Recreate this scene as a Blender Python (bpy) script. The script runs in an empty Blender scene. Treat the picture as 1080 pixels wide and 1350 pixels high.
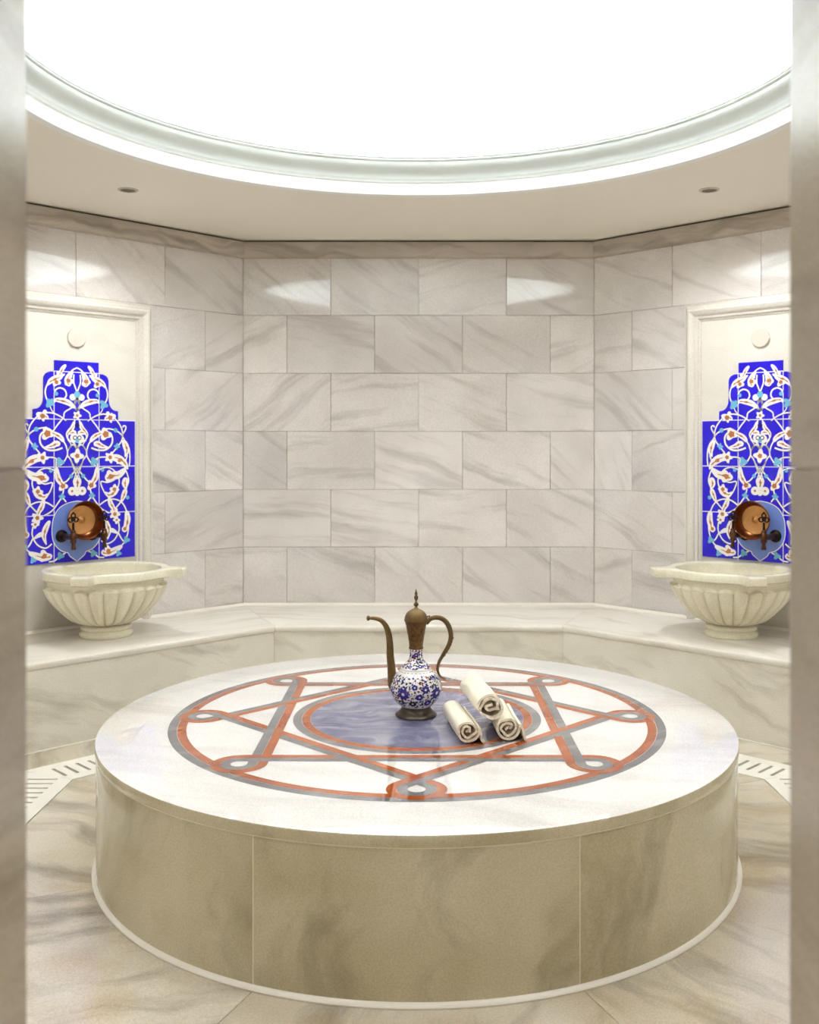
import bpy, math, random
from mathutils import Vector, Matrix
PI = math.pi
sin, cos = math.sin, math.cos
scene = bpy.context.scene
COL = scene.collection
rnd = random.Random(7)

# ------------------------------------------------------------------ materials
def srgb(r, g, b):
    def f(c):
        c /= 255.0
        return c / 12.92 if c <= 0.04045 else ((c + 0.055) / 1.055) ** 2.4
    return (f(r), f(g), f(b), 1.0)

def newmat(name):
    m = bpy.data.materials.new(name)
    m.use_nodes = True
    nt = m.node_tree
    return m, nt, nt.nodes['Principled BSDF']

def plain(name, col, rough=0.5, metal=0.0, noise=0.0, nscale=40, bump=0.0, ior=1.5, sub=0.0):
    m, nt, b = newmat(name)
    b.inputs['Base Color'].default_value = col
    b.inputs['Roughness'].default_value = rough
    b.inputs['Metallic'].default_value = metal
    b.inputs['IOR'].default_value = ior
    if noise or bump:
        tc = nt.nodes.new('ShaderNodeTexCoord')
        n = nt.nodes.new('ShaderNodeTexNoise')
        n.inputs['Scale'].default_value = nscale
        n.inputs['Detail'].default_value = 6
        nt.links.new(tc.outputs['Object'], n.inputs['Vector'])
        if noise:
            mx = nt.nodes.new('ShaderNodeMix'); mx.data_type = 'RGBA'
            mx.inputs['A'].default_value = tuple(c * (1 - noise) for c in col[:3]) + (1,)
            mx.inputs['B'].default_value = tuple(min(1, c * (1 + noise)) for c in col[:3]) + (1,)
            nt.links.new(n.outputs['Fac'], mx.inputs['Factor'])
            nt.links.new(mx.outputs['Result'], b.inputs['Base Color'])
        if bump:
            bp = nt.nodes.new('ShaderNodeBump')
            bp.inputs['Strength'].default_value = bump
            bp.inputs['Distance'].default_value = 0.004
            nt.links.new(n.outputs['Fac'], bp.inputs['Height'])
            nt.links.new(bp.outputs['Normal'], b.inputs['Normal'])
    return m

def marble(name, base, base2, vein, amount=0.6, rough=0.12, angle=-24, stretch=6.0, vscale=1.6,
           lo=0.50, hi=0.72, ior=1.5, stain=None, stain_amt=0.0, wavy=0.35):
    """polished streaky marble; reads per-slab coordinates 'tuv' and tone 'tone'"""
    m, nt, b = newmat(name)
    N, L = nt.nodes, nt.links
    at = N.new('ShaderNodeAttribute'); at.attribute_name = 'tuv'
    tone = N.new('ShaderNodeAttribute'); tone.attribute_name = 'tone'
    # distortion
    nd = N.new('ShaderNodeTexNoise'); nd.inputs['Scale'].default_value = 1.7; nd.inputs['Detail'].default_value = 3
    L.new(at.outputs['Vector'], nd.inputs['Vector'])
    sb = N.new('ShaderNodeVectorMath'); sb.operation = 'SUBTRACT'; sb.inputs[1].default_value = (.5, .5, .5)
    L.new(nd.outputs['Color'], sb.inputs[0])
    sc_ = N.new('ShaderNodeVectorMath'); sc_.operation = 'SCALE'; sc_.inputs['Scale'].default_value = wavy
    L.new(sb.outputs[0], sc_.inputs[0])
    ad = N.new('ShaderNodeVectorMath'); ad.operation = 'ADD'
    L.new(at.outputs['Vector'], ad.inputs[0]); L.new(sc_.outputs[0], ad.inputs[1])
    mp = N.new('ShaderNodeMapping'); mp.vector_type = 'POINT'
    mp.inputs['Rotation'].default_value = (0, 0, math.radians(-angle))
    L.new(ad.outputs[0], mp.inputs['Vector'])
    mp2 = N.new('ShaderNodeMapping')
    mp2.inputs['Scale'].default_value = (1.0, stretch, 1.0)
    L.new(mp.outputs[0], mp2.inputs['Vector'])
    nv = N.new('ShaderNodeTexNoise'); nv.inputs['Scale'].default_value = vscale
    nv.inputs['Detail'].default_value = 7; nv.inputs['Roughness'].default_value = 0.58
    L.new(mp2.outputs[0], nv.inputs['Vector'])
    rp = N.new('ShaderNodeValToRGB')
    rp.color_ramp.elements[0].position = lo; rp.color_ramp.elements[0].color = (0, 0, 0, 1)
    rp.color_ramp.elements[1].position = hi; rp.color_ramp.elements[1].color = (1, 1, 1, 1)
    L.new(nv.outputs['Fac'], rp.inputs['Fac'])
    # cloudy base
    nc = N.new('ShaderNodeTexNoise'); nc.inputs['Scale'].default_value = 2.3; nc.inputs['Detail'].default_value = 5
    L.new(ad.outputs[0], nc.inputs['Vector'])
    mb = N.new('ShaderNodeMix'); mb.data_type = 'RGBA'
    mb.inputs['A'].default_value = base; mb.inputs['B'].default_value = base2
    rc = N.new('ShaderNodeMapRange'); rc.inputs['From Min'].default_value = .35; rc.inputs['From Max'].default_value = .65
    L.new(nc.outputs['Fac'], rc.inputs['Value']); L.new(rc.outputs[0], mb.inputs['Factor'])
    mv = N.new('ShaderNodeMix'); mv.data_type = 'RGBA'
    mv.inputs['B'].default_value = vein
    ml = N.new('ShaderNodeMath'); ml.operation = 'MULTIPLY'; ml.inputs[1].default_value = amount
    L.new(rp.outputs['Color'], ml.inputs[0]); L.new(ml.outputs[0], mv.inputs['Factor'])
    L.new(mb.outputs['Result'], mv.inputs['A'])
    out = mv.outputs['Result']
    if stain:
        ns = N.new('ShaderNodeTexNoise'); ns.inputs['Scale'].default_value = 3.1; ns.inputs['Detail'].default_value = 4
        L.new(at.outputs['Vector'], ns.inputs['Vector'])
        rs = N.new('ShaderNodeMapRange'); rs.inputs['From Min'].default_value = .52; rs.inputs['From Max'].default_value = .72
        rs.inputs['To Max'].default_value = stain_amt
        L.new(ns.outputs['Fac'], rs.inputs['Value'])
        ms = N.new('ShaderNodeMix'); ms.data_type = 'RGBA'; ms.inputs['B'].default_value = stain
        L.new(rs.outputs[0], ms.inputs['Factor']); L.new(out, ms.inputs['A'])
        out = ms.outputs['Result']
    # crystalline grain of the stone
    gr = N.new('ShaderNodeTexNoise'); gr.inputs['Scale'].default_value = 190; gr.inputs['Detail'].default_value = 2
    L.new(at.outputs['Vector'], gr.inputs['Vector'])
    gm = N.new('ShaderNodeMapRange'); gm.inputs['From Min'].default_value = .3; gm.inputs['From Max'].default_value = .7
    gm.inputs['To Min'].default_value = .88; gm.inputs['To Max'].default_value = 1.10
    L.new(gr.outputs['Fac'], gm.inputs['Value'])
    tm = N.new('ShaderNodeMath'); tm.operation = 'MULTIPLY'
    L.new(tone.outputs['Fac'], tm.inputs[0]); L.new(gm.outputs[0], tm.inputs[1])
    mt = N.new('ShaderNodeVectorMath'); mt.operation = 'SCALE'
    L.new(out, mt.inputs[0]); L.new(tm.outputs[0], mt.inputs['Scale'])
    L.new(mt.outputs[0], b.inputs['Base Color'])
    fa = N.new('ShaderNodeAttribute'); fa.attribute_name = 'finish'      # how far a slab is from full polish
    fr = N.new('ShaderNodeMath'); fr.operation = 'ADD'; fr.inputs[1].default_value = rough
    L.new(fa.outputs['Fac'], fr.inputs[0]); L.new(fr.outputs[0], b.inputs['Roughness'])
    b.inputs['IOR'].default_value = ior
    return m

M = {}
M['wall'] = marble('wall_marble', srgb(226, 220, 214), srgb(212, 205, 199), srgb(150, 142, 136), .62, .035, -20, 9, 1.3, .52, .76, 1.6, wavy=.16)
M['bench'] = marble('bench_marble', srgb(234, 229, 219), srgb(226, 219, 206), srgb(182, 174, 158), .5, .16, -8, 6, 1.4)
M['skirt'] = marble('skirting_marble', srgb(234, 229, 219), srgb(226, 219, 206), srgb(182, 174, 158), .4, .55, -8, 6, 1.4)
M['riser'] = marble('riser_marble', srgb(230, 224, 211), srgb(216, 209, 194), srgb(140, 130, 110), .6, .16, -18, 5, 1.6, .52, .76)
M['floor'] = marble('floor_marble', srgb(216, 207, 190), srgb(198, 187, 166), srgb(112, 101, 82), .72, .10, 72, 5, 1.3, .47, .70, stain=srgb(176, 146, 98), stain_amt=.45)
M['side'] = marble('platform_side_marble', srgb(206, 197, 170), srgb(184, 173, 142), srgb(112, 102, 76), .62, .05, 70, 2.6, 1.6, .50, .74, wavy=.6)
M['top'] = marble('platform_top_marble', srgb(240, 236, 232), srgb(232, 227, 222), srgb(205, 198, 192), .6, .02, -15, 5, 1.4, ior=1.8)
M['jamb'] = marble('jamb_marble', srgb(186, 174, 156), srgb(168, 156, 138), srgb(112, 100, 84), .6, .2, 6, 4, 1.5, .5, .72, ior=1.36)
M['panel'] = marble('panel_marble', srgb(222, 217, 206), srgb(214, 208, 196), srgb(196, 189, 176), .4, .2, -20, 4, 1.2)
M['cornice'] = marble('cornice_marble', srgb(196, 186, 172), srgb(180, 170, 155), srgb(128, 117, 100), .7, .18, -3, 9, 1.2, .48, .7)
M['basin'] = marble('basin_marble', srgb(234, 228, 206), srgb(224, 217, 192), srgb(196, 187, 158), .4, .22, 40, 3, 2.0)
M['bluedisc'] = marble('blue_grey_marble', srgb(122, 121, 144), srgb(74, 74, 122), srgb(172, 170, 182), .8, .02, 16, 5, 3.8, .47, .66, wavy=.9, ior=2.0)
M['orange'] = marble('orange_marble', srgb(172, 90, 44), srgb(150, 68, 24), srgb(182, 120, 86), .6, .02, 30, 3, 4, ior=1.9)
M['grey'] = marble('grey_marble', srgb(132, 128, 128), srgb(112, 109, 112), srgb(170, 165, 163), .6, .02, 30, 3, 4, ior=1.9)
M['grout'] = plain('grout', srgb(190, 182, 170), .7)
M['seam'] = plain('pale_seam', srgb(226, 219, 190), .5)
M['ceil'] = plain('ceiling_plaster', srgb(238, 231, 218), .9, noise=.05, nscale=120)
M['dome'] = plain('dome_plaster', srgb(246, 246, 246), .9)
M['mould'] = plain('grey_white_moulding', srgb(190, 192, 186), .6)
M['lip'] = plain('white_lip', srgb(240, 240, 236), .6)
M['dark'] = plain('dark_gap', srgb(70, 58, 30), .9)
M['led'] = None
m, nt, b = newmat('led_cove'); b.inputs['Base Color'].default_value = (1, 1, 1, 1)
b.inputs['Emission Color'].default_value = (.88, .955, 1.0, 1); b.inputs['Emission Strength'].default_value = 42.0
M['led'] = m
M['white_grate'] = plain('white_grate', srgb(238, 234, 222), .35)
M['blue'] = plain('cobalt_glaze', srgb(38, 22, 196), .16, noise=.35, nscale=14)
M['glaze'] = plain('white_glaze', srgb(240, 236, 230), .18)
M['brown'] = plain('brown_glaze', srgb(176, 108, 66), .2, noise=.2, nscale=30)
M['pale'] = plain('pale_blue_glaze', srgb(112, 136, 206), .18, noise=.15, nscale=14)
M['turq'] = plain('turquoise_glaze', srgb(110, 178, 206), .18)
M['navy'] = plain('navy_outline', srgb(26, 18, 110), .2)
M['bronze'] = plain('dark_bronze', srgb(86, 58, 42), .36, 1.0, noise=.4, nscale=60)
M['blackiron'] = plain('blackened_bronze', srgb(44, 34, 30), .45, .9)
M['copper_in'] = plain('tinned_copper', srgb(206, 150, 92), .34, .9, noise=.18, nscale=50, bump=.25)
M['copper_out_and_shade'] = plain('copper', srgb(120, 70, 42), .32, 1.0, noise=.2, nscale=40)
M['brass'] = plain('aged_brass', srgb(108, 86, 54), .40, .8, noise=.4, nscale=70, bump=.3)
M['pewter'] = plain('dark_pewter', srgb(78, 70, 58), .35, .8, noise=.4, nscale=60, bump=.2)
M['brass_engraved'] = plain('engraved_brass', srgb(100, 74, 40), .45, .7, noise=1.0, nscale=75, bump=1.0)
M['porcelain'] = plain('porcelain', srgb(240, 236, 232), .14)
M['cobalt'] = plain('cobalt_paint', srgb(50, 42, 128), .16, noise=.3, nscale=120)
M['darkpaint'] = plain('dark_paint', srgb(46, 40, 62), .18)
M['redpaint'] = plain('red_paint', srgb(150, 66, 62), .2)
M['towel'] = plain('cotton', srgb(236, 227, 206), .95, noise=.06, nscale=220, bump=.5)
M['disc'] = plain('cover_plaster', srgb(204, 198, 184), .5)
M['fixture'] = plain('fixture_rim', srgb(196, 186, 166), .4)
M['fixdark'] = plain('fixture_recess', srgb(96, 84, 58), .5)

# ------------------------------------------------------------------ mesh builder
class MB:
    def __init__(s):
        s.v = []; s.f = []; s.m = []; s.t = []; s.tone = []; s.fin = {}
    def add(s, vs, fs, mi=0, tuv=None, tone=1.0):
        o = len(s.v)
        for i, p in enumerate(vs):
            s.v.append(tuple(p)); s.t.append(tuple(tuv[i]) if tuv else tuple(p)); s.tone.append(tone)
        for f in fs:
            s.f.append(tuple(o + i for i in f)); s.m.append(mi)
    def build(s, name, mats, parent=None, sharp=35, xf=None):
        me = bpy.data.meshes.new(name)
        vs = [tuple(xf @ Vector(p)) for p in s.v] if xf else s.v
        me.from_pydata(vs, [], s.f)
        if not isinstance(mats, (list, tuple)): mats = [mats]
        for k in mats: me.materials.append(M[k] if isinstance(k, str) else k)
        me.polygons.foreach_set('material_index', s.m)
        me.polygons.foreach_set('use_smooth', [True] * len(s.f))
        a = me.attributes.new('tuv', 'FLOAT_VECTOR', 'POINT')
        a.data.foreach_set('vector', [c for t in s.t for c in t])
        a = me.attributes.new('tone', 'FLOAT', 'POINT')
        a.data.foreach_set('value', s.tone)
        if s.fin:
            a = me.attributes.new('finish', 'FLOAT', 'POINT')
            a.data.foreach_set('value', [s.fin.get(i, 0.0) for i in range(len(s.v))])
        me.update()
        me.set_sharp_from_angle(angle=math.radians(sharp))
        o = bpy.data.objects.new(name, me)
        COL.objects.link(o)
        if parent is not None: o.parent = parent
        return o
    # --- shapes
    def box(s, x0, x1, y0, y1, z0, z1, mi=0, off=(0, 0, 0), tone=1.0, swap=None):
        c = [(x0,y0,z0),(x1,y0,z0),(x1,y1,z0),(x0,y1,z0),(x0,y0,z1),(x1,y0,z1),(x1,y1,z1),(x0,y1,z1)]
        fs = [(3,2,1,0),(4,5,6,7),(0,1,5,4),(1,2,6,5),(2,3,7,6),(3,0,4,7)]
        tv = [(p[0]+off[0], (p[2] if swap else p[1])+off[1], (p[1] if swap else p[2])+off[2]) for p in c]
        s.add(c, fs, mi, tv, tone)
    def lathe(s, prof, n=64, mi=0, rfun=None, off=(0, 0, 0), a0=0, a1=2*PI, closed=True, axis_caps=True):
        vs, tv = [], []
        full = abs(a1 - a0 - 2*PI) < 1e-6
        cols = n if full else n + 1
        for (r, z) in prof:
            for i in range(cols):
                a = a0 + (a1 - a0) * i / n
                rr = r * (rfun(a, z) if rfun else 1)
                p = (rr*cos(a), rr*sin(a), z)
                vs.append(p); tv.append((p[0]+off[0], p[1]+off[1], p[2]+off[2]))
        fs = []
        k = len(prof)
        for j in range(k - 1):
            for i in range(n):
                i2 = (i + 1) % cols
                fs.append((j*cols+i, j*cols+i2, (j+1)*cols+i2, (j+1)*cols+i))
        s.add(vs, fs, mi, tv)
    def tube(s, pts, rads, n=12, mi=0, cap=True, flat=1.0):
        pts = [Vector(p) for p in pts]
        if not isinstance(rads, (list, tuple)): rads = [rads]*len(pts)
        vs = []; up = None
        for i, p in enumerate(pts):
            t = (pts[min(i+1, len(pts)-1)] - pts[max(i-1, 0)]).normalized()
            if up is None:
                up = Vector((0, 1, 0)) if abs(t.y) < .9 else Vector((1, 0, 0))
            b1 = (up - t * up.dot(t)).normalized(); up = b1
            b2 = t.cross(b1)
            for j in range(n):
                a = 2*PI*j/n
                vs.append(p + b1*(rads[i]*cos(a)*flat) + b2*(rads[i]*sin(a)))
        fs = []
        for i in range(len(pts)-1):
            for j in range(n):
                j2 = (j+1) % n
                fs.append((i*n+j, i*n+j2, (i+1)*n+j2, (i+1)*n+j))
        if cap:
            fs.append(tuple(range(n-1, -1, -1))); fs.append(tuple((len(pts)-1)*n+j for j in range(n)))
        s.add(vs, fs, mi)
    def ball(s, c, r, mi=0, n=14, sc=(1, 1, 1)):
        prof = [(sin(PI*k/n)*r + 1e-5, -cos(PI*k/n)*r) for k in range(n+1)]
        t = MB(); t.lathe(prof, n*2)
        s.add([(c[0]+p[0]*sc[0], c[1]+p[1]*sc[1], c[2]+p[2]*sc[2]) for p in t.v], t.f, mi)
    def ribbon(s, pts2, widths, put, mi=0, closed=False):
        """flat strip along a 2D path; put(u, w) -> 3D point"""
        n = len(pts2); vs = []
        for i in range(n):
            if closed:
                a, b = pts2[(i-1) % n], pts2[(i+1) % n]
            else:
                a, b = pts2[max(i-1, 0)], pts2[min(i+1, n-1)]
            dx, dy = b[0]-a[0], b[1]-a[1]; l = math.hypot(dx, dy) or 1
            nx, ny = -dy/l, dx/l
            w0, w1 = widths(i/(n-1)) if callable(widths) else widths
            vs.append(put(pts2[i][0]+nx*w0, pts2[i][1]+ny*w0))
            vs.append(put(pts2[i][0]+nx*w1, pts2[i][1]+ny*w1))
        fs = []
        for i in range(n if closed else n-1):
            j = (i+1) % n
            fs.append((2*i, 2*j, 2*j+1, 2*i+1))
        s.add(vs, fs, mi)
    def poly(s, pts2, put, mi=0):
        s.add([put(*p) for p in pts2], [tuple(range(len(pts2)))], mi)

def smooth(pts, k=6, closed=False):
    out = []; n = len(pts)
    rng = range(n if closed else n-1)
    for i in rng:
        p0 = pts[(i-1) % n] if closed or i > 0 else pts[0]
        p1, p2 = pts[i], pts[(i+1) % n]
        p3 = pts[(i+2) % n] if closed or i+2 < n else pts[-1]
        for j in range(k):
            t = j/k
            out.append(tuple(.5*(2*b + (c-a)*t + (2*a-5*b+4*c-d)*t*t + (3*b-a-3*c+d)*t**3)
                             for a, b, c, d in zip(p0, p1, p2, p3)))
    if not closed: out.append(tuple(pts[-1]))
    return out

def tag(o, label=None, cat=None, group=None, kind=None):
    if label: o['label'] = label
    if cat: o['category'] = cat
    if group: o['group'] = group
    if kind: o['kind'] = kind
    return o
def empty(name, loc=(0, 0, 0), rz=0.0):
    o = bpy.data.objects.new(name, None); COL.objects.link(o)
    o.location = loc; o.rotation_euler = (0, 0, rz); o.empty_display_size = .1
    return o
def copy_tree(o, parent=None):
    c = o.copy(); COL.objects.link(c)
    if parent is not None: c.parent = parent
    for ch in list(o.children): copy_tree(ch, c)
    return c

# ------------------------------------------------------------------ room data
CY = 3.91                  # room centre
AP = 2.91                  # apothem of the octagonal room
HW = AP * math.tan(PI/8)   # half width of a wall
CEIL = 2.947
SIDES = {'back': 0, 'back_right': -45, 'right': -90, 'front_right': -135, 'front': 180,
         'front_left': 135, 'left': 90, 'back_left': 45}
def frame(name):
    """local x = right as seen from the room, local y = into the wall, z up; origin on the wall's foot"""
    a = math.radians(SIDES[name])
    c = Vector((0, CY, 0)) + Vector((-sin(a), cos(a), 0)) * AP
    return c, a
def wmat(name):
    c, a = frame(name)
    return Matrix.Translation(c) @ Matrix.Rotation(a, 4, 'Z')
T8 = math.tan(PI/8)
def oct_extrude(mb, prof, mi=0, tone=1.0, off=(0, 0, 0), gap=0.0):
    """extrude a closed (d, z) profile along one wall with mitred ends; d = distance into the room"""
    n = len(prof); vs = []; tv = []
    per = 0
    for i, (d, z) in enumerate(prof):
        if i: per += math.hypot(d-prof[i-1][0], z-prof[i-1][1])
        h = (AP - d) * T8 - gap
        vs += [(-h, -d, z), (h, -d, z)]
        tv += [(-h+off[0], per+off[1], off[2]), (h+off[0], per+off[1], off[2])]
    fs = []
    for i in range(n):
        j = (i+1) % n
        fs.append((2*i, 2*j, 2*j+1, 2*i+1))
    fs.append(tuple(2*i for i in range(n))[::-1]); fs.append(tuple(2*i+1 for i in range(n)))
    mb.add(vs, fs, mi, tv, tone)

# ------------------------------------------------------------------ walls of running-bond marble
ROWS = [2.832, 2.437, 2.04, 1.642, 1.243, .848, .45, .05]
TONES = {  # (row, tile index) -> tone on the back wall, from the photograph
    (0,0):.92,(0,1):.93,(0,2):.95,(0,3):.93,
    (1,0):1.05,(1,1):.93,(1,2):.98,(1,3):.98,(1,4):1.03,
    (2,0):1.0,(2,1):1.04,(2,2):1.05,(2,3):1.0,
    (3,0):.82,(3,1):.97,(3,2):1.07,(3,3):1.03,(3,4):1.0,
    (4,0):.97,(4,1):1.02,(4,2):1.05,(4,3):1.0,
    (5,0):.95,(5,1):.93,(5,2):.97,(5,3):.95,(5,4):.93}
def tile_rects(panel):
    out = []
    W = 2*HW/4
    for r in range(len(ROWS)-1):
        z1, z0 = ROWS[r], ROWS[r+1]
        xs = [-HW + W*i for i in range(5)] if r % 2 == 0 else [-HW] + [-HW + W*(i+.5) for i in range(4)] + [HW]
        for i in range(len(xs)-1):
            a, b = xs[i], xs[i+1]
            if panel and r >= 1:
                for (c, d) in ((a, min(b, -.505)), (max(a, .505), b)):
                    if d - c > .02: out.append((r, i, c, d, z0, z1))
            else:
                out.append((r, i, a, b, z0, z1))
    return out
def marble_wall(side, panel=False, tilt=True):
    mb = MB()
    oct_extrude(mb, [(-.022, 0), (-.022, 2.97), (-.14, 2.97), (-.14, 0)], 1)
    g, e = .0008, .0012
    rr = random.Random(sum(map(ord, side)) + 3)
    for (r, i, a, b, z0, z1) in tile_rects(panel):
        tone = TONES.get((r, i), 1.0) if side == 'back' else rr.uniform(.9, 1.06)
        if panel and r == 3 and ((side == 'back_left' and i == 4) or (side == 'back_right' and i == 0)): tone = 1.1
        a += g; b -= g; z0 += g; z1 -= g
        off = (rr.uniform(0, 40), rr.uniform(0, 40), rr.uniform(0, 9))
        th = rr.gauss(0, .28) + (PI if rr.random() < .5 else 0)
        flip = -1 if rr.random() < .35 else 1
        tx = rr.uniform(-1, 1)*.0012; tz = rr.uniform(-1, 1)*.0012
        vs = []
        for (y, k) in ((.0, e), (.002, 0), (.03, 0)):
            for (sx, sz) in ((0, 0), (1, 0), (1, 1), (0, 1)):
                x = a+k if sx == 0 else b-k; z = z0+k if sz == 0 else z1-k
                yy = y + (tx*(2*sx-1) + tz*(2*sz-1) if tilt and y < .02 else 0)
                vs.append((x, yy, z))
        fs = [(0, 1, 2, 3)]
        for L in (0, 4):
            for q in range(4):
                q2 = (q+1) % 4
                fs.append((L+q, L+4+q, L+4+q2, L+q2))
        tv = []
        for p in vs:
            u, v = p[0]*flip, p[2]
            tv.append((u*cos(th)-v*sin(th)+off[0], u*sin(th)+v*cos(th)+off[1], off[2]))
        o0 = len(mb.v)
        mb.add(vs, fs, 0, tv, tone)
        fin = .26 if (side == 'back' and r == 0 and i in (1, 2)) else (.02 if r == 0 else rr.uniform(.0, .1))
        for q in range(o0, len(mb.v)): mb.fin[q] = fin
    o = mb.build('wall_' + side, ['wall', 'grout'], sharp=12, xf=wmat(side))
    tag(o, kind='structure')
    return o
for sd in SIDES:
    if sd != 'front': marble_wall(sd, panel=sd in ('back_left', 'back_right'))

# front wall with the doorway the camera looks through
DL, DR, DH, TH = -.379, .400, 2.25, .42   # seen from inside, left/right are swapped
mb = MB()
xf = wmat('front')
mb.box(-HW-.1, DL, 0, TH, 0, 2.97, 0, swap=True)
mb.box(DR, HW+.1, 0, TH, 0, 2.97, 0, swap=True, off=(7, 3, 1))
mb.box(DL, DR, 0, TH, DH, 2.97, 0, swap=True, off=(3, 9, 2))
# reveal faces are their own slabs so the veins run along the stone
for sx in (-1, 1):
    for k, (za, zb) in enumerate(((0, .74), (.742, 1.5), (1.502, DH))):
        xe = DL if sx < 0 else DR; x0, x1 = (xe - .004, xe + .004)
        c = [(x0, -.003, za), (x1, -.003, za), (x1, TH, za), (x0, TH, za), (x0, -.003, zb), (x1, -.003, zb), (x1, TH, zb), (x0, TH, zb)]
        fs = [(3,2,1,0),(4,5,6,7),(0,1,5,4),(1,2,6,5),(2,3,7,6),(3,0,4,7)]
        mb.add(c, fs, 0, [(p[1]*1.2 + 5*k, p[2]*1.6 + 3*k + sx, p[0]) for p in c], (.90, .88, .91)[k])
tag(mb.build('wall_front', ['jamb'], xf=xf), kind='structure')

# ------------------------------------------------------------------ ceiling, dome, mouldings
R0 = 1.665
mb = MB()
n = 96
def octr(a):   # distance to octagon of apothem AP+.12 along angle a
    b = (a + PI/8) % (PI/4) - PI/8
    return (AP + .12) / cos(b)
vs = []
for i in range(n):
    a = 2*PI*i/n
    Rh = R0+.03
    vs += [(Rh*cos(a), CY+Rh*sin(a), CEIL), (octr(a)*cos(a), CY+octr(a)*sin(a), CEIL),
           (Rh*cos(a), CY+Rh*sin(a), CEIL+.03), (octr(a)*cos(a), CY+octr(a)*sin(a), CEIL+.03)]
fs = []
for i in range(n):
    j = (i+1) % n
    fs += [(4*i, 4*j, 4*j+1, 4*i+1), (4*i+2, 4*i+3, 4*j+3, 4*j+2), (4*i, 4*i+2, 4*j+2, 4*j), (4*i+1, 4*j+1, 4*j+3, 4*i+3)]
mb.add(vs, fs, 0)
tag(mb.build('ceiling', ['ceil']), kind='structure')

xfd = Matrix.Translation((0, CY, 0))
mb = MB()
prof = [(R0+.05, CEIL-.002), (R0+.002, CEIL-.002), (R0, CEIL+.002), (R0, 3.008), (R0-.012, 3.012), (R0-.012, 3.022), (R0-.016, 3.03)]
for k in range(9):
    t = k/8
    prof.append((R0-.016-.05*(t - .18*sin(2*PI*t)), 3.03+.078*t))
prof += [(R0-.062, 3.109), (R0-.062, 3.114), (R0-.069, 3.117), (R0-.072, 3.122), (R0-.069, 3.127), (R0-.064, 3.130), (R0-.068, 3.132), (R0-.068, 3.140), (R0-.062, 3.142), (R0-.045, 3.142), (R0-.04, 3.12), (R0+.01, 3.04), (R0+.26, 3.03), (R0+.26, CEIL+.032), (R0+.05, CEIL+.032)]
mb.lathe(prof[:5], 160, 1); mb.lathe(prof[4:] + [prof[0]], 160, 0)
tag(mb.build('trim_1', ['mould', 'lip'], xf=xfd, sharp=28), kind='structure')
mb = MB()
RD, HD = 1.86, .92
prof = [(RD, CEIL+.02), (RD, 3.10)] + [(RD*cos(PI/2*k/24), 3.10+HD*sin(PI/2*k/24)) for k in range(1, 24)] + [(.0005, 3.10+HD)]
prof += [(.0005, 3.16+HD)] + [((RD+.06)*cos(PI/2*k/12), 3.10+(HD+.06)*sin(PI/2*k/12)) for k in range(11, -1, -1)] + [(RD+.06, CEIL+.02), (RD, CEIL+.02)]
mb.lathe(prof, 96)
tag(mb.build('ceiling_dome', ['dome'], xf=xfd), kind='structure')
mb = MB()
c = 96
pr = [(1.76+.022*cos(2*PI*k/10), 3.075+.022*sin(2*PI*k/10)) for k in range(11)]
mb.lathe(pr, 96)
tag(mb.build('cove_light', ['led'], xf=xfd), 'warm white strip light hidden behind the dome moulding', 'light')

# cornice along every wall, with the dark shadow gap under the ceiling
for k, sd in enumerate(SIDES):
    mb = MB()
    ext = [(-.03, 2.826), (.012, 2.826), (.012, 2.838), (.018, 2.844), (.03, 2.875), (.034, 2.895), (.034, 2.934), (-.03, 2.934)]
    oct_extrude(mb, ext, 0, 1.0, (k*3.1, k*1.7, 0))
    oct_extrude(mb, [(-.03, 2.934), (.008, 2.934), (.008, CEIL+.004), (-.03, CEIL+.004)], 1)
    tag(mb.build('trim_%d' % (k+2), ['cornice', 'dark'], xf=wmat(sd), sharp=25), kind='structure')

# ------------------------------------------------------------------ floor: eight radial slabs
mb = MB()
mb.add([(-3.3, CY-3.3, -.03), (3.3, CY-3.3, -.03), (3.3, CY+3.3, -.03), (-3.3, CY+3.3, -.03)], [(0, 1, 2, 3)], 1)
for k, sd in enumerate(SIDES):
    a = math.radians(SIDES[sd])
    rr = random.Random(k+50)
    rings = [(.9, 1.588), (1.872, AP+.05)] if sd in ('back', 'back_left', 'back_right', 'left', 'right') else [(.9, AP+.5 if sd == 'front' else AP+.05)]
    for (r0, r1) in rings:
        g = .0012
        h0, h1 = r0*T8-g, r1*T8-g
        pts = [(-h0, r0), (h0, r0), (h1, r1), (-h1, r1)]
        th = rr.gauss(0, .15); o = (rr.uniform(0, 30), rr.uniform(0, 30), rr.uniform(0, 9))
        vs = []; tv = []
        for z in (0, -.028):
            for (x, y) in pts:
                wx = x*cos(a) - y*sin(a); wy = x*sin(a) + y*cos(a)
                vs.append((wx, CY+wy, z))
                tv.append((x*cos(th)-y*sin(th)+o[0], x*sin(th)+y*cos(th)+o[1], o[2]))
        fs = [(0, 1, 2, 3)] + [(q, q+4, (q+1) % 4+4, (q+1) % 4) for q in range(4)]
        mb.add(vs, fs, 0, tv, rr.uniform(.95, 1.04))
mb.box(-1.6, 1.6, -1.2, .52, -.03, 0, 0, off=(11, 5, 0))
tag(mb.build('floor', ['floor', 'grout']), kind='structure')

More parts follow.
